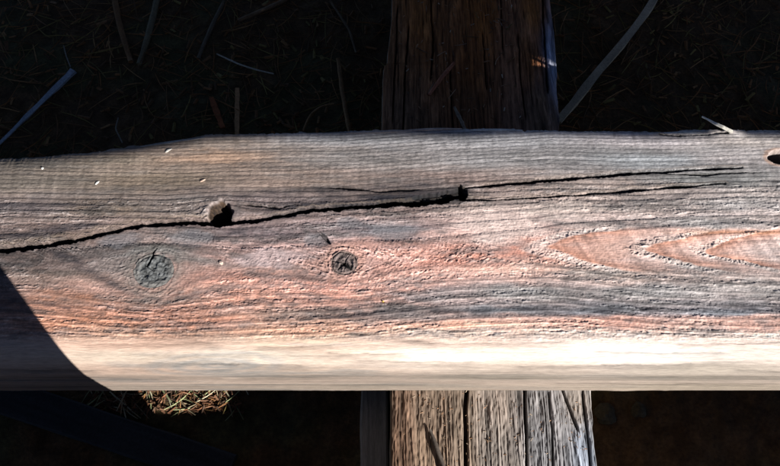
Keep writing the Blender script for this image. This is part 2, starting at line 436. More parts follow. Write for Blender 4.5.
for (px, py, rx, ry, c_, am) in [(500, 226, 30, 17, (0.52, 0.43, 0.40), 0.75), (612, 250, 16, 9, (0.46, 0.30, 0.25), 0.5), (560, 210, 30, 7, (0.46, 0.40, 0.37), .4), (270, 258, 24, 7, (.44, .36, .36), .6)]:
    x_, s_ = PS(px, py)
    e = 1 - sstep(0.55, 1.1, np.sqrt(((X - x_) / rx) ** 2 + ((S - s_) / ry) ** 2) + 0.4 * fbm(X / 14, S / 5, 107, 3))
    str_ = vnoise((X + 0.45 * S) / 2.6, S / 40, 108)
    C += (np.array(c_) * (1 + 0.20 * str_)[..., None] - C) * (am * e)[..., None]
    h -= am * e * tearm * (0.45 * (tear - .3) + .25 * (tear2 - .3)); h += 0.12 * e * str_

# ---- knots: halo and seat
for k in knots:
    cx, cy = k['c']
    q = np.sqrt(((X - cx) / k['rx']) ** 2 + ((S - cy) / k['ry']) ** 2)
    ang = np.arctan2(S - cy, X - cx)
    halo = np.exp(-((q - 1.25) / 0.38) ** 2)
    if k is knots[0]: halo = np.maximum(halo, 0.9 * np.exp(-(((X - cx - 2) / 27) ** 2 + ((S - cy - 2) / 17) ** 2) ** 1.5) * (0.8 + 0.3 * fbm(X / 7, S / 4, 106, 2)))
    rings = 0.5 + 0.5 * np.sin(q * 21 + 3.5 * vnoise(X / 6, S / 6, 103) + 1.2 * vnoise(X / 2, S / 2, 104))
    h += halo * (0.20 * (rings - 0.5) + 0.25)
    hc = np.array([0.165, 0.155, 0.145]) if k is knots[0] else np.array([0.40, 0.26, 0.22])
    C += (hc * (0.85 + 0.3 * rings)[..., None] - C) * (0.75 * halo * (0.75 + 0.25 * vnoise(X / 4, S / 3, 105)))[..., None]
    seat = 1 - sstep(0.90, 0.98, q)
    h = h * (1 - seat) - 2.6 * seat
    C *= (1 - 0.7 * seat)[..., None]

# ---- long drying split and its branches
def crack(pts_px, widths, depth, seed, lip=0.0, lipw=3.0, rim=(0.30, 0.24, 0.19)):
    global h, C
    pl = [PS(*p) for p in pts_px]
    xr = [p[0] for p in pl]; lo, hi = min(xr) - 12, max(xr) + 12
    i0, i1 = np.searchsorted(xs, [lo, hi]); sl = slice(i0, i1)
    Xs, Ss = X[sl], S[sl]
    jit = 0.9 * fbm(Xs / 11, Ss * 0, seed, 4)
    d, side, par = poly_dist(Xs, Ss + jit, pl)
    wd = np.interp(par, np.linspace(0, 1, len(widths)), widths) * (1 + 0.40 * vnoise(Xs / 6, Ss * 0, seed + 5) + 0.30 * vnoise(Xs / 1.7, side * 3.0, seed + 6) + (0.75 * vnoise(Xs / 17, Ss * 0, seed + 8) if max(widths) < 3 else 0)) * 0.5
    wd = np.maximum(wd, 0.02)
    core = 1 - sstep(wd * 0.8, wd + 0.35, d)
    stain = 1 - sstep(wd + 0.3, wd + 0.8, d)
    h[sl] -= depth * core * sstep(0, 0.6, wd)
    C[sl] *= (1 - 0.68 * stain * sstep(0, 0.6, wd))[..., None]
    up = np.exp(-np.clip(d - wd, 0, None) / lipw) * (side > 0) * (1 - core)
    h[sl] += lip * up
    rimm = np.exp(-((d - wd - (2.6 if lip > 0.6 else 1.3)) / (1.7 if lip > 0.6 else 0.5)) ** 2) * (side > 0)
    C[sl] += (np.array(rim) - C[sl]) * (0.35 * rimm * (lip > 0))[..., None]
    dirt = np.exp(-np.clip(d - wd, 0, None) / 2.6) * (side < 0) * (1 - core)
    C[sl] *= (1 - 0.45 * dirt)[..., None]

crack([(-110, 256), (0, 250), (40, 246), (75, 240), (105, 233), (130, 227), (160, 223.5), (190, 222), (212, 224)], [4.2, 4.4, 4.2, 3.6, 2.8, 2.6, 3.6], 11, 111, 0.7, 5)
crack([(225, 224), (245, 221.5), (265, 218.5), (300, 212), (345, 207), (380, 205), (420, 203), (464, 196)], [3.0, 2.4, 3.0, 2.8, 3.0, 4.4, 5.0], 10, 121, 0.5, 5)
crack([(380, 203), (410, 200), (440, 197), (462, 191)], [1.5, 3.0, 5.0, 6.0], 3.5, 125, 0.0)
crack([(460, 186), (462, 192), (461, 199)], [2.5, 3.6, 2.6], 9, 131)
crack([(466, 188), (490, 186), (520, 183.5), (545, 181), (580, 178), (620, 174), (670, 171), (742, 167)], [1.0, 1.2, 2.4, 2.6, 1.8, 1.5, 1.4, 0.7], 7, 141, 0.5, 3)
crack([(462, 200), (500, 199), (560, 196), (600, 193), (650, 189), (725, 183)], [1.2, 0.8, 1.2, 1.2, 1.4, 0.5], 5, 151, 0.3, 2)
crack([(300, 187), (340, 188), (380, 192), (450, 186)], [0.2, 0.9, 0.8, 0.3], 1.5, 161)
crack([(660, 134), (690, 135.5), (728, 132)], [0.6, 1.8, 1.0], 3, 163, 0.3)
crack([(640, 171), (690, 175), (760, 172)], [0.3, 0.8, 0.2], 1.5, 165)
crack([(240, 204), (280, 208), (300, 204)], [0.2, 1.2, 0.2], 1.2, 167)
crack([(318, 231), (324, 236), (330, 243)], [0.8, 1.6, 0.4], 1.5, 173)

for a_, b_, w_ in [((90, 344), (210, 342), .5), ((260, 346), (330, 345), .4), ((430, 343), (560, 342), .5), ((600, 351), (720, 352), .45), ((150, 362), (300, 364), .55), ((360, 360), (470, 361), .4),
                   ((520, 366), (690, 364), .6), ((680, 343), (800, 342), .5), ((-20, 368), (90, 370), .5), ((240, 384), (420, 385), .6), ((560, 383), (760, 384), .6), ((330, 352), (400, 353), .4), ((740, 370), (820, 371), .5)]:
    crack([a_, ((a_[0] + b_[0]) / 2, (a_[1] + b_[1]) / 2 + 0.7), b_], [0.05, w_ * 0.75, 0.05], 0.6, int(a_[0]) % 97 + 300)
crack([(157, 248), (153.5, 252), (150, 259)], [0.6, 1.5, 1.3], 3, 175)

# ---- knot holes
cx, cy = hole['c']
q = np.sqrt(((X - cx) / hole['rx']) ** 2 + ((S - cy) / hole['ry']) ** 2)
angh = np.arctan2(S - cy, X - cx)
q = q * (1 + 0.12 * vnoise(np.cos(angh) * 2.2, np.sin(angh) * 2.2, 181))
toward = ((X - cx) * -0.80 + (S - cy) * 0.60) / 9.0           # + on the upper left wall
ram = np.clip(sstep(1.0, 0.86, q), 0, 1)
bowl = 3 + 26 * (1 - sstep(0.20, 0.85, toward + 0.25 * vnoise(X / 2.5, S / 2.5, 182)))
rimd = (1 - q) * 9
dep = np.minimum(bowl, np.clip(rimd, 0, None) * np.where(toward > 0.35, 1.6, 9))
h = np.where(q < 1.0, h * (1 - ram) - dep + ram * 0.9 * fbm(X / 1.6, S / 1.6, 183, 2), h)
C = np.where((q < 1.0)[..., None], C * (1 - ram)[..., None] + ram[..., None] * np.array([0.030, 0.020, 0.014]) * (1 + 0.8 * vnoise(X / 1.1, S / 1.1, 185))[..., None], C)
swell = np.exp(-((q - 1.15) / 0.3) ** 2) * (q > 1); h += 0.5 * swell
cx, cy = hole2['c']
q = np.sqrt(((X - cx) / hole2['rx']) ** 2 + ((S - cy) / hole2['ry']) ** 2) + 0.1 * vnoise(X / 4, S / 4, 187)
ram = sstep(1.0, 0.85, q)
h = h - 24 * ram; C = C * (1 - 0.8 * ram)[..., None]
lipm = np.exp(-((q - 1.15) / 0.16) ** 2); C += (np.array([0.36, 0.22, 0.15]) - C) * (0.6 * lipm)[..., None]

# round the back edge a little, splinter it
hb = np.clip(Stop - YB[:, None], -99, 0)
eb = np.exp((S - YB[:, None]) / 1.2)
h -= 1.1 * eb * (0.6 + 0.4 * vnoise(X / 8, S * 0, 191))
wane = sstep(PS(140, 150)[0], PS(0, 150)[0], X)
h -= wane * 4.0 * np.exp((S - YB[:, None]) / 6.0)
C *= (1 - 0.35 * wane * np.exp((S - YB[:, None]) / 5.0))[..., None]

y, z, ny, nz = section(S)
h = h - (0.5 + 0.9 * fbm(X / 28, X * 0, 229, 4)) * (1 - sstep(S_END, S_END + 9, S))
P = np.stack([X, y + ny * h, z + nz * h], -1).astype(np.float32)
# bottom and back faces
bot = []
yb_, yf_ = YB, np.full_like(YB, YF)
zz = Z_BEAM
def rowpts(yv, zv): return np.stack([xs, yv + 0 * xs, np.full_like(xs, zv) if np.isscalar(zv) else zv], -1)
extra = [rowpts(yf_ + 0.8, zz + 0.9), rowpts(yf_ + 2.6, zz + 0.0)]
for t in np.linspace(0.05, 0.95, 8): extra.append(rowpts(yf_ + (yb_ - yf_) * t, zz))
extra += [rowpts(yb_ - 2, zz), rowpts(yb_ + 0.4, zz + 1.5)]
for t in np.linspace(0.08, 0.97, NB): extra.append(rowpts(yb_ + 0.4 + 0.35 * vnoise(xs / 18, xs * 0 + t * 20, 195), zz + 1.5 + (P[:, 0, 2] - zz - 1.5) * t))
E = np.stack(extra, 1).astype(np.float32)
P = np.concatenate([P, E], 1)
CE = np.zeros(E.shape, np.float32) + np.array([0.20, 0.165, 0.13]); CE *= (1 + 0.2 * vnoise(E[..., 0] / 30, E[..., 2] / 2 + E[..., 1] / 2, 197))[..., None]
lum = C.mean(-1, keepdims=True); C = np.clip(lum + (C - lum) * (1 + 0.16 * midm)[..., None], 0.004, 1) * np.array([1.02, 1.0, 0.985])
C = np.concatenate([np.clip(C * 1.07, 0.008, 0.74), CE], 1)
me = grid_mesh('plank', P, C, wrap=True)
plank = link('weathered_plank', me, M_plank, label='weathered pink and grey plank with two knots and a long split, lying across the beam', cat='plank')

def zplank(px, py):
    x_, s_ = PS(px, py)
    i = int(np.clip(np.searchsorted(xs, x_), 0, len(xs) - 1)); j = int(np.argmin(np.abs(S[i] - s_)))
    return Vector(P[i, j].tolist())

# ---- the two knots as plugs of their own
def knot_mesh(name, rx, ry, seed, base, slit=None, n_crack=5, deep=0.8, rimc=(0.16, 0.15, 0.14)):
    nr, na = 46, 150
    rr = np.linspace(0.01, 1.03, nr); aa = np.linspace(0, 2 * math.pi, na, endpoint=False)
    R_, A_ = np.meshgrid(rr, aa, indexing='ij')
    wobr = 1 + 0.05 * vnoise(np.cos(A_) * 1.7, np.sin(A_) * 1.7, seed)
    x = rx * R_ * np.cos(A_) * wobr; y = ry * R_ * np.sin(A_) * wobr
    ring = 0.5 + 0.5 * np.sin(R_ * 19 + 4.5 * fbm(x / 5, y / 5, seed + 1, 2))
    hh = 0.30 * (ring - 0.5) + 0.75 * fbm(x / 2.4, y / 2.4, seed + 2, 3)
    c = np.array(base) * (0.78 + 0.28 * ring[..., None] + 1.1 * fbm(x / 2.0, y / 2.0, seed + 3, 3)[..., None])
    rr_ = random.Random(seed)
    for i in range(n_crack):
        a0 = rr_.uniform(0, 2 * math.pi); l = rr_.uniform(0.3, 0.9)
        d, _, par = poly_dist(x.astype(np.float32) + 1.1 * fbm(x / 3, y / 3, seed + i, 2), y.astype(np.float32), [(0, 0), (rx * l * math.cos(a0), ry * l * math.sin(a0))])
        k = np.exp(-(d / (0.5 * (1 - 0.6 * par))) ** 2); hh -= 0.6 * k; c *= (1 - 0.6 * k)[..., None]
    if slit:
        d, _, par = poly_dist(x.astype(np.float32), y.astype(np.float32), slit)
        k = 1 - sstep(0.35, 0.85, d); hh -= 3.0 * k; c *= (1 - 0.85 * k)[..., None]
    c += (np.array(rimc) - c) * (0.85 * sstep(0.62, 0.98, R_ + 0.15 * vnoise(x / 3, y / 3, seed + 7)))[..., None]
    gap = np.exp(-((R_ - 0.88) / 0.045) ** 2) * np.clip(0.45 + 0.75 * vnoise(np.cos(A_) * 1.4, np.sin(A_) * 1.4, seed + 9), 0, 1)
    hh -= deep * gap * 0.6; c *= (1 - 0.6 * gap)[..., None]
    hh -= 2.2 * sstep(0.985, 1.03, R_)
    PP = np.stack([x, y, hh], -1)
    m = grid_mesh(name, PP, np.clip(c, 0.008, 0.6), wrap=True)
    return m
k0 = link('knot', knot_mesh('knot', knots[0]['rx'], knots[0]['ry'], 301, (0.105, 0.108, 0.108), [(-1.0, 12.6), (-4.4, 3.5)], 1, 0.9), M_knot, plank,
          label='large grey-green knot with a slit above it')
k1 = link('knot', knot_mesh('knot', knots[1]['rx'], knots[1]['ry'], 331, (0.12, 0.092, 0.085), None, 9, 0.9, (0.22, 0.155, 0.135)), M_knot, plank,
          label='small dark brown knot ringed with pink wood')
for o, k in ((k0, knots[0]), (k1, knots[1])):
    o.location = Vector((k['c'][0], k['c'][1], Z_TOP + 0.35)) * MM

# ---- splinters
def sliver(name, pts_mm, w0, th, mat, colour, taper=(0.35, 1.0, 0.8, 0.15), parent=None, nseg=14, flat=True, rough=0.25, **kw):
    """a bent, tapering sliver or stick through the given points (mm)"""
    pts_ = [Vector(p) for p in pts_mm]
    L = [0]
    for a, b in zip(pts_[:-1], pts_[1:]): L.append(L[-1] + (b - a).length)
    ts = np.linspace(0, L[-1], nseg)
    cen = np.stack([np.interp(ts, L, [p[i] for p in pts_]) for i in range(3)], -1)
    if len(pts_) > 2:
        for _ in range(3): cen[1:-1] = (cen[:-2] + 2 * cen[1:-1] + cen[2:]) / 4
    tan = np.gradient(cen, axis=0); tan /= np.linalg.norm(tan, axis=1, keepdims=True) + 1e-9
    sid = np.cross(tan, [0, 0, 1.0]); sid /= np.linalg.norm(sid, axis=1, keepdims=True) + 1e-9
    up = np.cross(sid, tan)
    nv = 4 if flat else 9
    tp = np.interp(np.linspace(0, 1, nseg), np.linspace(0, 1, len(taper)), taper)
    sd_ = random.randrange(1000)
    rowsP = []
    for j in range(nv):
        if flat: a, b = [(-1, -1), (1, -1), (1, 1), (-1, 1)][j]
        else: a, b = math.cos(2 * math.pi * j / nv), math.sin(2 * math.pi * j / nv)
        k = tp * (1 + rough * vnoise(np.arange(nseg) * 0.6, np.full(nseg, j * 3.7), sd_))
        rowsP.append(cen + sid * (a * w0 / 2 * k)[:, None] + up * (b * th / 2 * k)[:, None])
    PP = np.stack(rowsP, 1)
    cc = np.array(colour) * (1 + 0.3 * vnoise(np.arange(nseg)[:, None] * 0.9 + np.zeros((1, nv)), np.arange(nv)[None] * 2.0 + np.zeros((nseg, 1)), sd_ + 3))[..., None]
    m = grid_mesh(name, PP.astype(np.float64), cc, wrap=True, smooth=not flat)
    close_ends(m, nseg, nv)
    return link(name, m, mat, parent, **kw)

def pl(px, py, dz=0.0):
    v = zplank(px, py); return (v.x, v.y, v.z + dz)
bz = pl(732, 131.5, 0.3)
tip = on_z(702, 116.5, Z_TOP + 5)
sliver('splinter', [bz, (0.5 * (bz[0] + tip[0]), 0.5 * (bz[1] + tip[1]), Z_TOP + 2.2), tuple(tip)], 2.2, 1.1, M_stick, (0.62, 0.58, 0.50), (1, 0.9, 0.7, 0.45), plank, label='pale splinter sticking out past the back edge')
for (a, b, w_, c_) in [((346, 132.5), (412, 130.5), 1.8, (.42, .32, .26)), ((404, 130.3), (462, 128.5), 1.6, (.40, .30, .25)), ((470, 130), (522, 127.8), 2.2, (.5, .46, .42)),
                       ((664, 133), (726, 132.6), 2.0, (.45, .42, .40)), ((372, 130.5), (379, 128), 1.2, (.4, .3, .25)), ((140, 146.5), (205, 138), 1.5, (.3, .27, .24)),
                       ((165, 152.5), (171.5, 149), 0.9, (.66, .62, .56)), ((95, 184.5), (99, 181.5), 0.9, (.6, .58, .54)), ((41, 169), (43, 167.5), 0.9, (.6, .58, .54)),
                       ((200, 182), (205, 179.5), 0.9, (.5, .36, .28)), ((220.5, 261), (222, 265), 2.2, (.62, .46, .38)), ((382, 301), (384, 302), 0.9, (.62, .44, .1))]:
    p0, p1 = pl(*a, 0.25), pl(*b, 0.35)
    sliver('splinter', [p0, ((p0[0] + p1[0]) / 2, (p0[1] + p1[1]) / 2, max(p0[2], p1[2]) + 0.2), p1], w_, 0.9, M_stick, c_, (0.4, 1, 0.9, 0.3), plank, nseg=8)

# ---------------------------------------------------------------- the beam under it
def PB(px, py):
    p = on_z(px, py, Z_BEAM); return p[0], p[1]
left = np.array([PB(*p) for p in [(391, 480), (392, 430), (392, 390), (385, 160), (383, 128), (384, 64), (387, 62), (390, 40), (393, 0)]])
right = np.array([PB(*p) for p in [(598, 480), (597, 466), (594, 430), (591, 390), (562, 150), (560, 128), (558, 90), (555, 40), (550, 0)]])
left = left[np.argsort(left[:, 1])]; right = right[np.argsort(right[:, 1])]
ys = np.concatenate([-coarse(70, 640, 1.3)[::-1], np.arange(-70, 360.1, 1.3), coarse(360, 900, 1.3)])
XL = np.interp(ys, left[:, 1], left[:, 0]) + 0.7 * fbm(ys / 18, ys * 0, 401, 3)
XR = np.interp(ys, right[:, 1], right[:, 0]) + 0.9 * fbm(ys / 14, ys * 0, 405, 3)
nw = 420
tt = np.linspace(0, 1, nw)
BX = XL[:, None] + (XR - XL)[:, None] * tt[None, :]
BY = np.repeat(ys[:, None], nw, 1)
u_ = (BX + 1.6 * fbm(BX / 25, BY / 90, 411, 2)).astype(np.float32)
fib = 1 - np.abs(vnoise(u_ / 2.6, BY / 75, 412)); fib2 = 1 - np.abs(vnoise(u_ / 1.1, BY / 40, 413))
lump = fbm(BX / 16, BY / 60, 414, 2)
flake = sstep(0.1, 0.45, fbm(u_ / 7, BY / 32, 415, 3))
fib3 = 1 - np.abs(vnoise(u_ / 0.55, BY / 22, 420))
bh = 0.5 * (fib ** 2 - 0.5) + 0.4 * (fib2 ** 2 - 0.5) + 0.45 * (fib3 ** 2 - 0.5) + 1.2 * lump + 0.7 * flake + 0.35 * vnoise(BX / 1.1, BY / 2.4, 416)
BS = '''398 400 134 108 90|400 455 136 106 86|430 400 156 134 116|430 455 150 126 106|465 430 164 144 126|500 400 176 160 148|500 455 182 170 160|540 400 158 153 152|540 455 168 166 168|580 400 178 166 156|588 455 168 176 190
400 120 150 112 84|470 110 140 92 58|540 110 146 112 88|400 60 165 112 72|470 60 170 104 56|530 60 175 112 66|556 60 190 195 215|420 10 185 116 60|480 10 195 118 56|535 10 195 122 62'''  # far right sample near the top carries a blue sky glint in its colour
bp_, bc_ = [], []
for it in BS.replace('\n', '|').split('|'):
    a = [float(v) for v in it.split()]; bp_.append(PB(a[0], a[1])); bc_.append(lin(a[2:]) * 0.82)
BC = idw((BX + 5 * fbm(BX / 6, BY / 40, 421, 2)).astype(np.float32), BY.astype(np.float32), bp_, bc_, 12.0, 40.0)
BC *= (0.62 + 0.45 * fib ** 2 * (0.5 + 0.5 * fib2) + 0.22 * vnoise(BX / 1.3, BY / 9, 417) + 0.26 * vnoise(u_ / 0.8, BY / 45, 419) + 0.2 * (fib3 ** 2 - 0.4))[..., None]
BC *= (0.78 + 0.3 * flake)[..., None]
pit = sstep(0.25, 0.6, fbm(u_ / 1.8, BY / 22, 418, 3)); BC *= (1 - 0.45 * pit)[..., None]; bh -= 0.6 * pit
for pts_px, wd_, dep_ in [([(467, 380), (465, 410), (465, 440), (466, 480)], 2.4, 8), ([(524, 380), (525, 420), (527, 480)], 1.8, 7), ([(560, 385), (570, 410), (578, 432)], 1.2, 3), 
                          ([(548, 390), (551, 430), (553, 480)], 0.7, 2), ([(582, 390), (588, 440), (592, 480)], .9, 4),
                          ([(430, -20), (433, 40), (431, 84)], 1.3, 4), ([(409, 20), (406, 60), (402, 150)], 1.2, 4), ([(398, 0), (396, 50), (392, 128)], 1.0, 3), ([(482, 30), (485, 62), (487, 90)], 0.7, 3), ([(518, 30), (520, 70), (526, 120)], 0.8, 3), ([(542, -20), (545, 40), (549, 95)], 1.4, 5), ([(450, 60), (452, 100), (453, 140)], 0.7, 3), ([(500, -20), (502, 20), (503, 50)], 0.7, 3)]:
    d, _, par = poly_dist((BX + 0.8 * fbm(BY / 16, BX * 0, 431, 2)).astype(np.float32), BY.astype(np.float32), [PB(*p) for p in pts_px])
    k = (1 - sstep(wd_ * 0.3, wd_ * 0.5 + 0.5, d)) * sstep(0, 0.08, par) * (1 - sstep(0.92, 1, par)) if True else 0
    bh -= dep_ * k; BC *= (1 - 0.7 * k)[..., None]
edge = np.exp(-(BX - XL[:, None]) / 2.0) + np.exp(-(XR[:, None] - BX) / 2.0)
bh -= 2.0 * edge * (0.7 + 0.5 * vnoise(BY / 9, BX / 40, 433))
# seat for the plank: pressed flat where the plank lies
seat = sstep(YF - 4, YF + 3, BY) * (1 - sstep(YB.mean() - 3, YB.mean() + 5, BY))
bh = np.where(bh > 0, bh * (1 - 0.85 * seat), bh) - 0.15
BP = np.stack([BX, BY, Z_BEAM + np.clip(bh, -12, 1.6) - 0.6 * (1 - seat)], -1)
ex, ec = [], []
zt = Z_BEAM - 2.0
for t in np.linspace(0.03, 1, 26):
    zz_ = zt * (1 - t) - 9 * t
    ex.append(np.stack([XR + 0.8 + 0.9 * fbm(ys / 60, ys * 0 + t * 30, 441, 2), ys, np.full_like(ys, zz_)], -1))
for t in np.linspace(0.1, 0.9, 4): ex.append(np.stack([XR + (XL - XR) * t, ys, np.full_like(ys, -9.0)], -1))
for t in np.linspace(1, 0.03, 26):
    zz_ = zt * (1 - t) - 9 * t
    ex.append(np.stack([XL - 0.8 + 0.9 * fbm(ys / 60, ys * 0 + t * 30, 445, 2), ys, np.full_like(ys, zz_)], -1))
EX = np.stack(ex, 1)
EC = np.zeros(EX.shape) + np.array([0.17, 0.135, 0.10]); EC *= (1 + 0.35 * vnoise(EX[..., 1] / 40, EX[..., 2] / 1.5, 447))[..., None]
BP = np.concatenate([BP, EX], 1); BC = np.concatenate([np.clip(BC, 0.01, 0.65), EC], 1)
me = grid_mesh('beam', BP, BC, wrap=True)
close_ends(me, len(ys), BP.shape[1])
beam = link('old_beam', me, M_beam, label='old splintered timber beam running crosswise under the plank', cat='beam')

# narrow dark board standing along the beam
def plain_board(name, x0, x1, y0, y1, z0, z1, colour, mat, seed, **kw):
    """a bowed rough board, length along its longer side"""
    lx = (x1 - x0) > (y1 - y0)
    n = 60; m_ = 14
    L0, L1 = (x0, x1) if lx else (y0, y1); W0, W1 = (y0, y1) if lx else (x0, x1)
    ls = np.linspace(L0, L1, n)
    prof_ = []
    c = 1.5
    for a in np.linspace(0, 1, m_): prof_.append((W0 + c + (W1 - W0 - 2 * c) * a, z1))
    prof_ += [(W1, z1 - c)] + [(W1, z1 - c - (z1 - z0 - 2 * c) * t) for t in np.linspace(0.1, 1, 8)]
    for a in np.linspace(1, 0, m_): prof_.append((W0 + c + (W1 - W0 - 2 * c) * a, z0))
    prof_ += [(W0, z0 + c)] + [(W0, z0 + c + (z1 - z0 - 2 * c) * t) for t in np.linspace(0.1, 1, 8)]
    pr = np.array(prof_)
    LL = np.repeat(ls[:, None], len(pr), 1)
    WW = np.repeat(pr[None, :, 0], n, 0) + 0.5 * vnoise(LL / 30, pr[None, :, 0] / 6 + pr[None, :, 1] / 9, seed)
    ZZ = np.repeat(pr[None, :, 1], n, 0) + 0.45 * vnoise(LL / 40, pr[None, :, 0] / 5, seed + 2)
    PP = np.stack([LL, WW, ZZ] if lx else [WW, LL, ZZ], -1)
    if not lx: PP = PP[:, ::-1]
    cc = np.array(colour) * (1 + 0.3 * vnoise(LL / 40, (WW + ZZ) / 2.5, seed + 4))[..., None]
    me_ = grid_mesh(name, PP, cc, wrap=True, smooth=False); close_ends(me_, n, len(pr))
    return link(name, me_, mat, **kw)

plain_board('narrow_board', XL.min() - 15, np.interp(-40, ys, XL) - 2.5, -420, 55, -8, 58, (0.15, 0.145, 0.14), M_beam, 451,
            label='narrow dark board set on edge along the side of the beam', cat='board')

# ---------------------------------------------------------------- added out of frame: objects that throw shade on ground, beam and plank
NB_ = plain_board('shade_plank', -620, 620, -410, -256, Z_BEAM - 0.5, Z_BEAM + 62, (0.30, 0.26, 0.22), M_plank, 461,  # added unseen, placed so its shadow darkens the near ground
            label='unseen grey plank added across the beam to shade the near ground', cat='plank')
NB_.rotation_euler = (0, 0, math.radians(2.2))

shade_caster = bpy.data.objects.new('shade_frame', None)  # unseen, added: stands in for a person's shadow, also shades the far beam
scene.collection.objects.link(shade_caster)
shade_caster['label'] = 'unseen shadow caster of two square posts and a crossbar, added for its shade'; shade_caster['category'] = 'shade_caster'
cot = 1 / math.tan(SUN_EL)
A_ = PS(0, 270); B_ = PS(75, 348)
PY = -160.0
slope = math.tan(SUN_AZ)
px_r = A_[0] + (A_[1] - PY - 45) * slope + 6          # right edge of the added upright, set for the corner shadow
def box_part(name, x0, x1, y0, y1, z0, z1, seed, parent):
    xs_ = [x0, x1]; me_ = bpy.data.meshes.new(name)
    import bmesh
    bm = bmesh.new()
    g = bmesh.ops.create_cube(bm, size=1)
    for v in bm.verts: v.co = Vector(((x0 + x1) / 2 + v.co.x * (x1 - x0), (y0 + y1) / 2 + v.co.y * (y1 - y0), (z0 + z1) / 2 + v.co.z * (z1 - z0))) * MM
    bmesh.ops.bevel(bm, geom=bm.edges[:], offset=0.004, segments=2, affect='EDGES')
    bm.to_mesh(me_); bm.free()
    c = np.tile(np.array([0.22, 0.18, 0.14]), (len(me_.vertices), 1)); set_col(me_, c)
    return link(name, me_, M_post, parent)
kz = cot * math.cos(SUN_AZ)
rail_lo = Z_TOP + (np.interp(0, xs, YB) - (PY - 80)) / kz - 5.0
rail_hi = rail_lo + 90
box_part('shade_post', px_r - 110, px_r, PY - 45, PY + 45, -150, rail_hi + 20, 1, shade_caster)
box_part('shade_post', 850, 940, PY - 45, PY + 45, -150, rail_hi + 20, 2, shade_caster)
rx_ = np.concatenate([np.linspace(px_r - 140, 550, 60), np.linspace(553, 600, 25), np.linspace(610, 980, 30)])
light_notch = 6.5 * sstep(566, 572, rx_) * (1 - sstep(585, 593, rx_)) + 0.8 * vnoise(rx_ / 40, rx_ * 0, 465)  # notch shaped to let sun reach the pale splinter
shade_drop = np.clip(np.interp(0, bx[:, 0], bx[:, 1]) - np.interp(rx_ - slope * 372, bx[:, 0], bx[:, 1]), 0, 20) / kz      # lower edge shaped to close a sunlit strip behind the plank
rl = rail_lo + light_notch - shade_drop; rh_ = rail_hi + 1.5 * vnoise(rx_ / 60, rx_ * 0, 466)
rp = [np.stack([rx_, np.full_like(rx_, yy), zz_], -1) for yy, zz_ in ((PY - 80, rl + 2), (PY - 80, rh_ - 2), (PY - 78, rh_), (PY - 46, rh_), (PY - 44, rh_ - 2), (PY - 44, rl + 2), (PY - 46, rl), (PY - 78, rl))]
RP = np.stack(rp, 1)
me_ = grid_mesh('shade_rail', RP, np.tile(np.array([0.22, 0.18, 0.14]), (RP.shape[0] * RP.shape[1], 1)), wrap=True, smooth=False); close_ends(me_, RP.shape[0], RP.shape[1])
link('shade_rail', me_, M_rail, shade_caster)

# ---------------------------------------------------------------- sticks and scraps on the ground
def gp(px, py, dz=3.0):
    p = on_z(px, py, 2.0)
    z_ = float(ground_z(np.array([p[0]]), np.array([p[1]]))[0])
    return (p[0], p[1], max(z_, -2) + dz)
def stick(name, pix, wpx, colour, label, cat, flat=False, taper=(0.9, 1, 1, 0.8), dz=3.0, th=None, group=None):
    P_ = [gp(px, py, dz) for px, py in pix]
    w_ = wpx * 0.9
    if max(colour) < 0.16: colour = (colour[0] * 2.6, colour[1] * 2.2, colour[2] * 1.7)
    return sliver(name, P_, w_, th or w_ * (0.35 if flat else 0.9), M_stick, colour, taper, flat=flat, nseg=18, label=label, cat=cat, group=group)
stick('lath', [(-30, 172), (0, 144), (74, 71)], 8, (0.24, 0.27, 0.31), 'tapering blue-grey lath lying on the dark ground', 'lath', True, (0.25, 0.4, 0.7, 1), dz=5)
stick('stick', [(112, -20), (118, 20), (131, 62)], 7, (0.06, 0.035, 0.018), 'brown stick meeting a greyish one on the ground beyond the split plank', 'stick')
stick('stick', [(162, -20), (152, 25), (139, 64)], 7, (0.05, 0.048, 0.036), 'greyish stick slanting towards the brown stick it meets', 'stick')
stick('straw', [(217, 55), (238, 65), (256, 71), (274, 75)], 1.8, (0.34, 0.31, 0.25), 'long thin curved pale straw on dark litter beyond the plank', 'straw', dz=6)
stick('peg', [(237.5, 88), (237, 133), (237, 150)], 4.6, (0.15, 0.095, 0.055), 'short straight brown peg pointing at the plank', 'peg', True, dz=4)
stick('bark_strip', [(211, 97), (216, 110), (223, 128)], 6, (0.09, 0.032, 0.014), 'reddish bark strip beside the short peg', 'bark', True, dz=3)
stick('stick', [(338, 58), (342, 90), (350, 135)], 5, (0.08, 0.052, 0.03), 'slender brown stick beside the beam and pointing under the plank', 'stick')
stick('twig', [(303, 130), (310, 114), (322, 105), (334, 103)], 2.2, (0.09, 0.058, 0.032), 'thin bent brown twig near the plank edge', 'twig')
stick('stick', [(664, -18), (640, 22), (600, 70), (558, 122)], 9, (0.12, 0.118, 0.108), 'long grey stick slanting away on the far side of the beam', 'stick', True, (1, 1, .95, .9), dz=5)
stick('straw', [(64, 46), (66, 56), (70, 66)], 1.4, (0.2, 0.18, 0.15), 'tiny pale straw beyond the tip of the lath', 'straw')
stick('straw', [(118, 117), (115, 128), (122, 142)], 1.5, (0.2, 0.17, 0.13), 'tiny bent straw close to the plank edge', 'straw')
stick('stick', [(238, 20), (262, 10), (292, -4)], 5, (0.06, 0.043, 0.03), 'short dark stick beyond the curved straw', 'stick')
stick('stick', [(198, 58), (208, 34), (224, 0)], 5, (0.04, 0.036, 0.03), 'dark upright-lying stick at the end of the curved straw', 'stick')
stick('stick', [(330, 0), (350, 30), (356, 52)], 3, (0.045, 0.036, 0.028), 'dark thin stick close to the far part of the beam', 'stick')

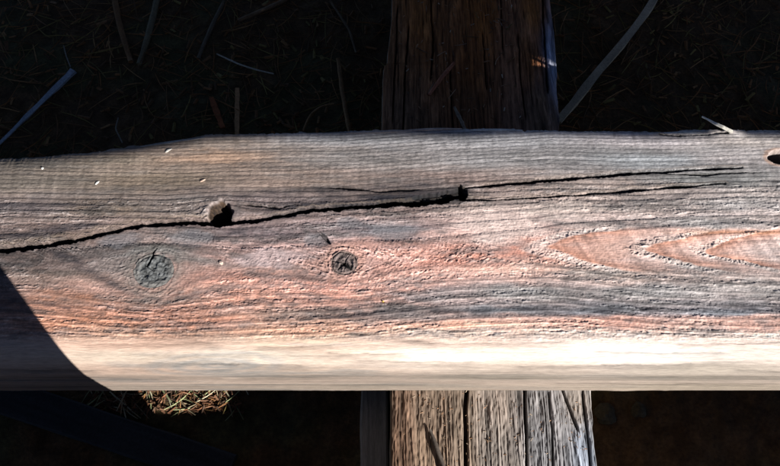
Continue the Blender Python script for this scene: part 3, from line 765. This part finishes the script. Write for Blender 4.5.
# scraps on the beam itself
def bp3(px, py, dz=1.5):
    p = on_z(px, py, Z_BEAM); return (p[0], p[1], Z_BEAM + dz)
sliver('twig', [bp3(429, 96), bp3(441, 80, 3), bp3(454, 64, 2)], 3.4, 2.6, M_stick, (0.30, 0.11, 0.06), (0.7, 1, 1, .8), flat=False, label='reddish twig on the shaded part of the beam', cat='twig')
sliver('twig', [bp3(454, 108), bp3(459, 118, 2), bp3(465, 131)], 3.0, 2.2, M_stick, (0.20, 0.15, 0.11), (0.7, 1, 1, .8), flat=False, label='short brown twig on the shaded beam against the plank', cat='twig')
sliver('twig', [bp3(430, 430), bp3(436, 447, 2), bp3(446, 474)], 3.0, 2.4, M_stick, (0.07, 0.055, 0.045), (0.6, 1, 1, .9), flat=False, label='dark twig on the sunlit part of the beam', cat='twig')

# dark blue-grey board lying in the shade before the plank
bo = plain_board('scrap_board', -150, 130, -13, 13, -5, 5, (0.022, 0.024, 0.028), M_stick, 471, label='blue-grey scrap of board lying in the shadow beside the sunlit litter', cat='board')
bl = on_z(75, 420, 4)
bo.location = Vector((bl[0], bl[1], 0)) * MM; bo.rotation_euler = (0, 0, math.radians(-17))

def stone(px, py, r_, seed, label):
    nu_, nv_ = 20, 14
    a = np.linspace(0, 2 * math.pi, nu_, endpoint=False); b = np.linspace(-1.45, 1.45, nv_)
    Aa, Bb = np.meshgrid(b, a, indexing='ij')
    d = np.stack([np.cos(Aa) * np.cos(Bb), np.cos(Aa) * np.sin(Bb), 0.62 * np.sin(Aa)], -1)
    k = r_ * (1 + 0.28 * vnoise(d[..., 0] * 1.6 + 4, d[..., 1] * 1.6 + d[..., 2] * 2, seed))
    m = grid_mesh('stone', d * k[..., None], np.tile(np.array([0.05, 0.042, 0.028]), (nu_ * nv_, 1)), wrap=True)
    close_ends(m, nv_, nu_)
    o = link('stone', m, M_soil, label=label, cat='stone')
    p = gp(px, py, 1.0); o.location = Vector(p) * MM
stone(606, 414, 8, 501, 'larger dull stone on the dark soil against the beam')
stone(640, 409, 6, 503, 'smaller dull stone on the dark soil by the plank edge')

# ---------------------------------------------------------------- uncountable litter: needles, chips, leaf bits
def scatter(name, n, region, kinds, label, cat, zfun, seed, mat):
    rr = random.Random(seed); V_, F_, K_ = [], [], []
    for i in range(n):
        x_ = rr.uniform(region[0], region[1]); y_ = rr.uniform(region[2], region[3])
        if zfun is ground_z and XL.min() - 2 < x_ < XR.max() + 2: continue
        z_ = float(zs(zfun, x_, y_)); kind = rr.choices(range(len(kinds)), [k[0] for k in kinds])[0]
        _, l0, l1, w0, w1, cs, lift = kinds[kind]
        l, w_ = rr.uniform(l0, l1), rr.uniform(w0, w1); a = rr.uniform(0, math.pi * 2); c = rr.choice(cs); s_ = rr.uniform(0.6, 1.35)
        til = rr.uniform(-lift, lift); bend = rr.uniform(-.35, .35) * l
        dx, dy = math.cos(a), math.sin(a); nb = len(V_); n_s = 4 if l > 5 * w_ else 2
        for j in range(n_s):
            t = j / (n_s - 1) - 0.5; off = bend * (0.25 - t * t)
            cx_, cy_ = x_ + dx * l * t - dy * off, y_ + dy * l * t + dx * off
            cz_ = z_ + 0.8 + abs(til) * l * 0.5 + til * l * t
            ww = w_ * (1 - 0.5 * abs(2 * t) ** 2) * (1 if n_s > 2 else rr.uniform(.6, 1.2))
            V_ += [(cx_ - dy * -ww / 2, cy_ + dx * -ww / 2, cz_), (cx_ - dy * ww / 2, cy_ + dx * ww / 2, cz_ + rr.uniform(-.3, .3) * ww), (cx_, cy_, cz_ + 0.6 * min(ww, 1.6))]
            K_ += [tuple(q_ * s_ for q_ in c)] * 3
            if j:
                b0, b1 = nb + 3 * (j - 1), nb + 3 * j
                F_ += [(b0, b1, b1 + 2, b0 + 2), (b0 + 2, b1 + 2, b1 + 1, b0 + 1), (b0 + 1, b1 + 1, b1, b0)]
        F_ += [(nb, nb + 2, nb + 1), (nb + 3 * n_s - 3, nb + 3 * n_s - 2, nb + 3 * n_s - 1)]
    m = bpy.data.meshes.new(name); m.from_pydata([(a_ * MM, b_ * MM, c_ * MM) for a_, b_, c_ in V_], [], F_); set_col(m, np.array(K_))
    return link(name, m, mat, label=label, cat=cat, kind='stuff')
def zs(fn, x_, y_): return fn(np.array([x_]), np.array([y_]))[0]
browns = [(0.19, 0.085, 0.03), (0.14, 0.07, 0.03), (0.22, 0.12, 0.05), (0.10, 0.055, 0.025), (0.16, 0.12, 0.04)]
pale = [(0.36, 0.33, 0.22), (0.24, 0.26, 0.13), (0.30, 0.24, 0.15)]
reds = [(0.15, 0.062, 0.03), (0.18, 0.09, 0.05), (0.10, 0.05, 0.028), (0.06, 0.035, 0.022)]
scatter('needle_litter', 5200, (-440, 440, 60, 520), [(5, 14, 45, 0.7, 1.4, browns, 0.12), (3, 4, 12, 3, 7, browns, 0.3), (0.06, 14, 30, 0.6, 1.0, reds, 0.15)], 'dark brown needles and leaf bits covering the shaded ground', 'litter', ground_z, 601, M_stick)
x0, y0_ = on_z(90, 420, 0)[:2]; x1, y1_ = on_z(260, 380, 0)[:2]
scatter('straw_litter', 1500, (x0 - 6, x1 - 14, y0_ + 6, y1_ + 40), [(5, 3, 8, 1.6, 4, reds, 0.5), (0.7, 12, 28, 0.7, 1.3, pale, 0.25), (3, 6, 16, 0.7, 1.4, reds + browns, 0.3)], 'sunlit straw and reddish chips on the ground before the plank', 'litter', ground_z, 607, M_stick)
fr = [(0.28, 0.15, 0.08), (0.26, 0.16, 0.10), (0.36, 0.28, 0.20), (0.12, 0.08, 0.05), (0.2, 0.11, 0.06)]
def beam_z(x_, y_): return np.full(np.shape(x_), Z_BEAM - 1.5)
bxa, bya = on_z(396, 470, Z_BEAM)[:2]; bxb, byb = on_z(585, 392, Z_BEAM)[:2]
scatter('wood_crumbs', 190, (bxa + 4, bxb - 3, bya - 10, byb + 2), [(5, 0.8, 2.0, 0.7, 1.4, fr, 0.4), (.5, 2, 4.5, .4, .7, fr, .2)], 'orange-brown crumbs scattered on the sunlit part of the beam', 'crumbs', beam_z, 613, M_stick)
scatter('wood_flecks', 160, (bxa + 4, bxb - 22, on_z(470, 120, Z_BEAM)[1], on_z(470, 0, Z_BEAM)[1] + 30), [(5, 1.5, 4, 1.0, 2.2, fr, 0.4), (2, 5, 14, .6, 1.2, browns + fr, .2)], 'small flecks of wood and litter on the shaded part of the beam', 'litter', beam_z, 617, M_stick)
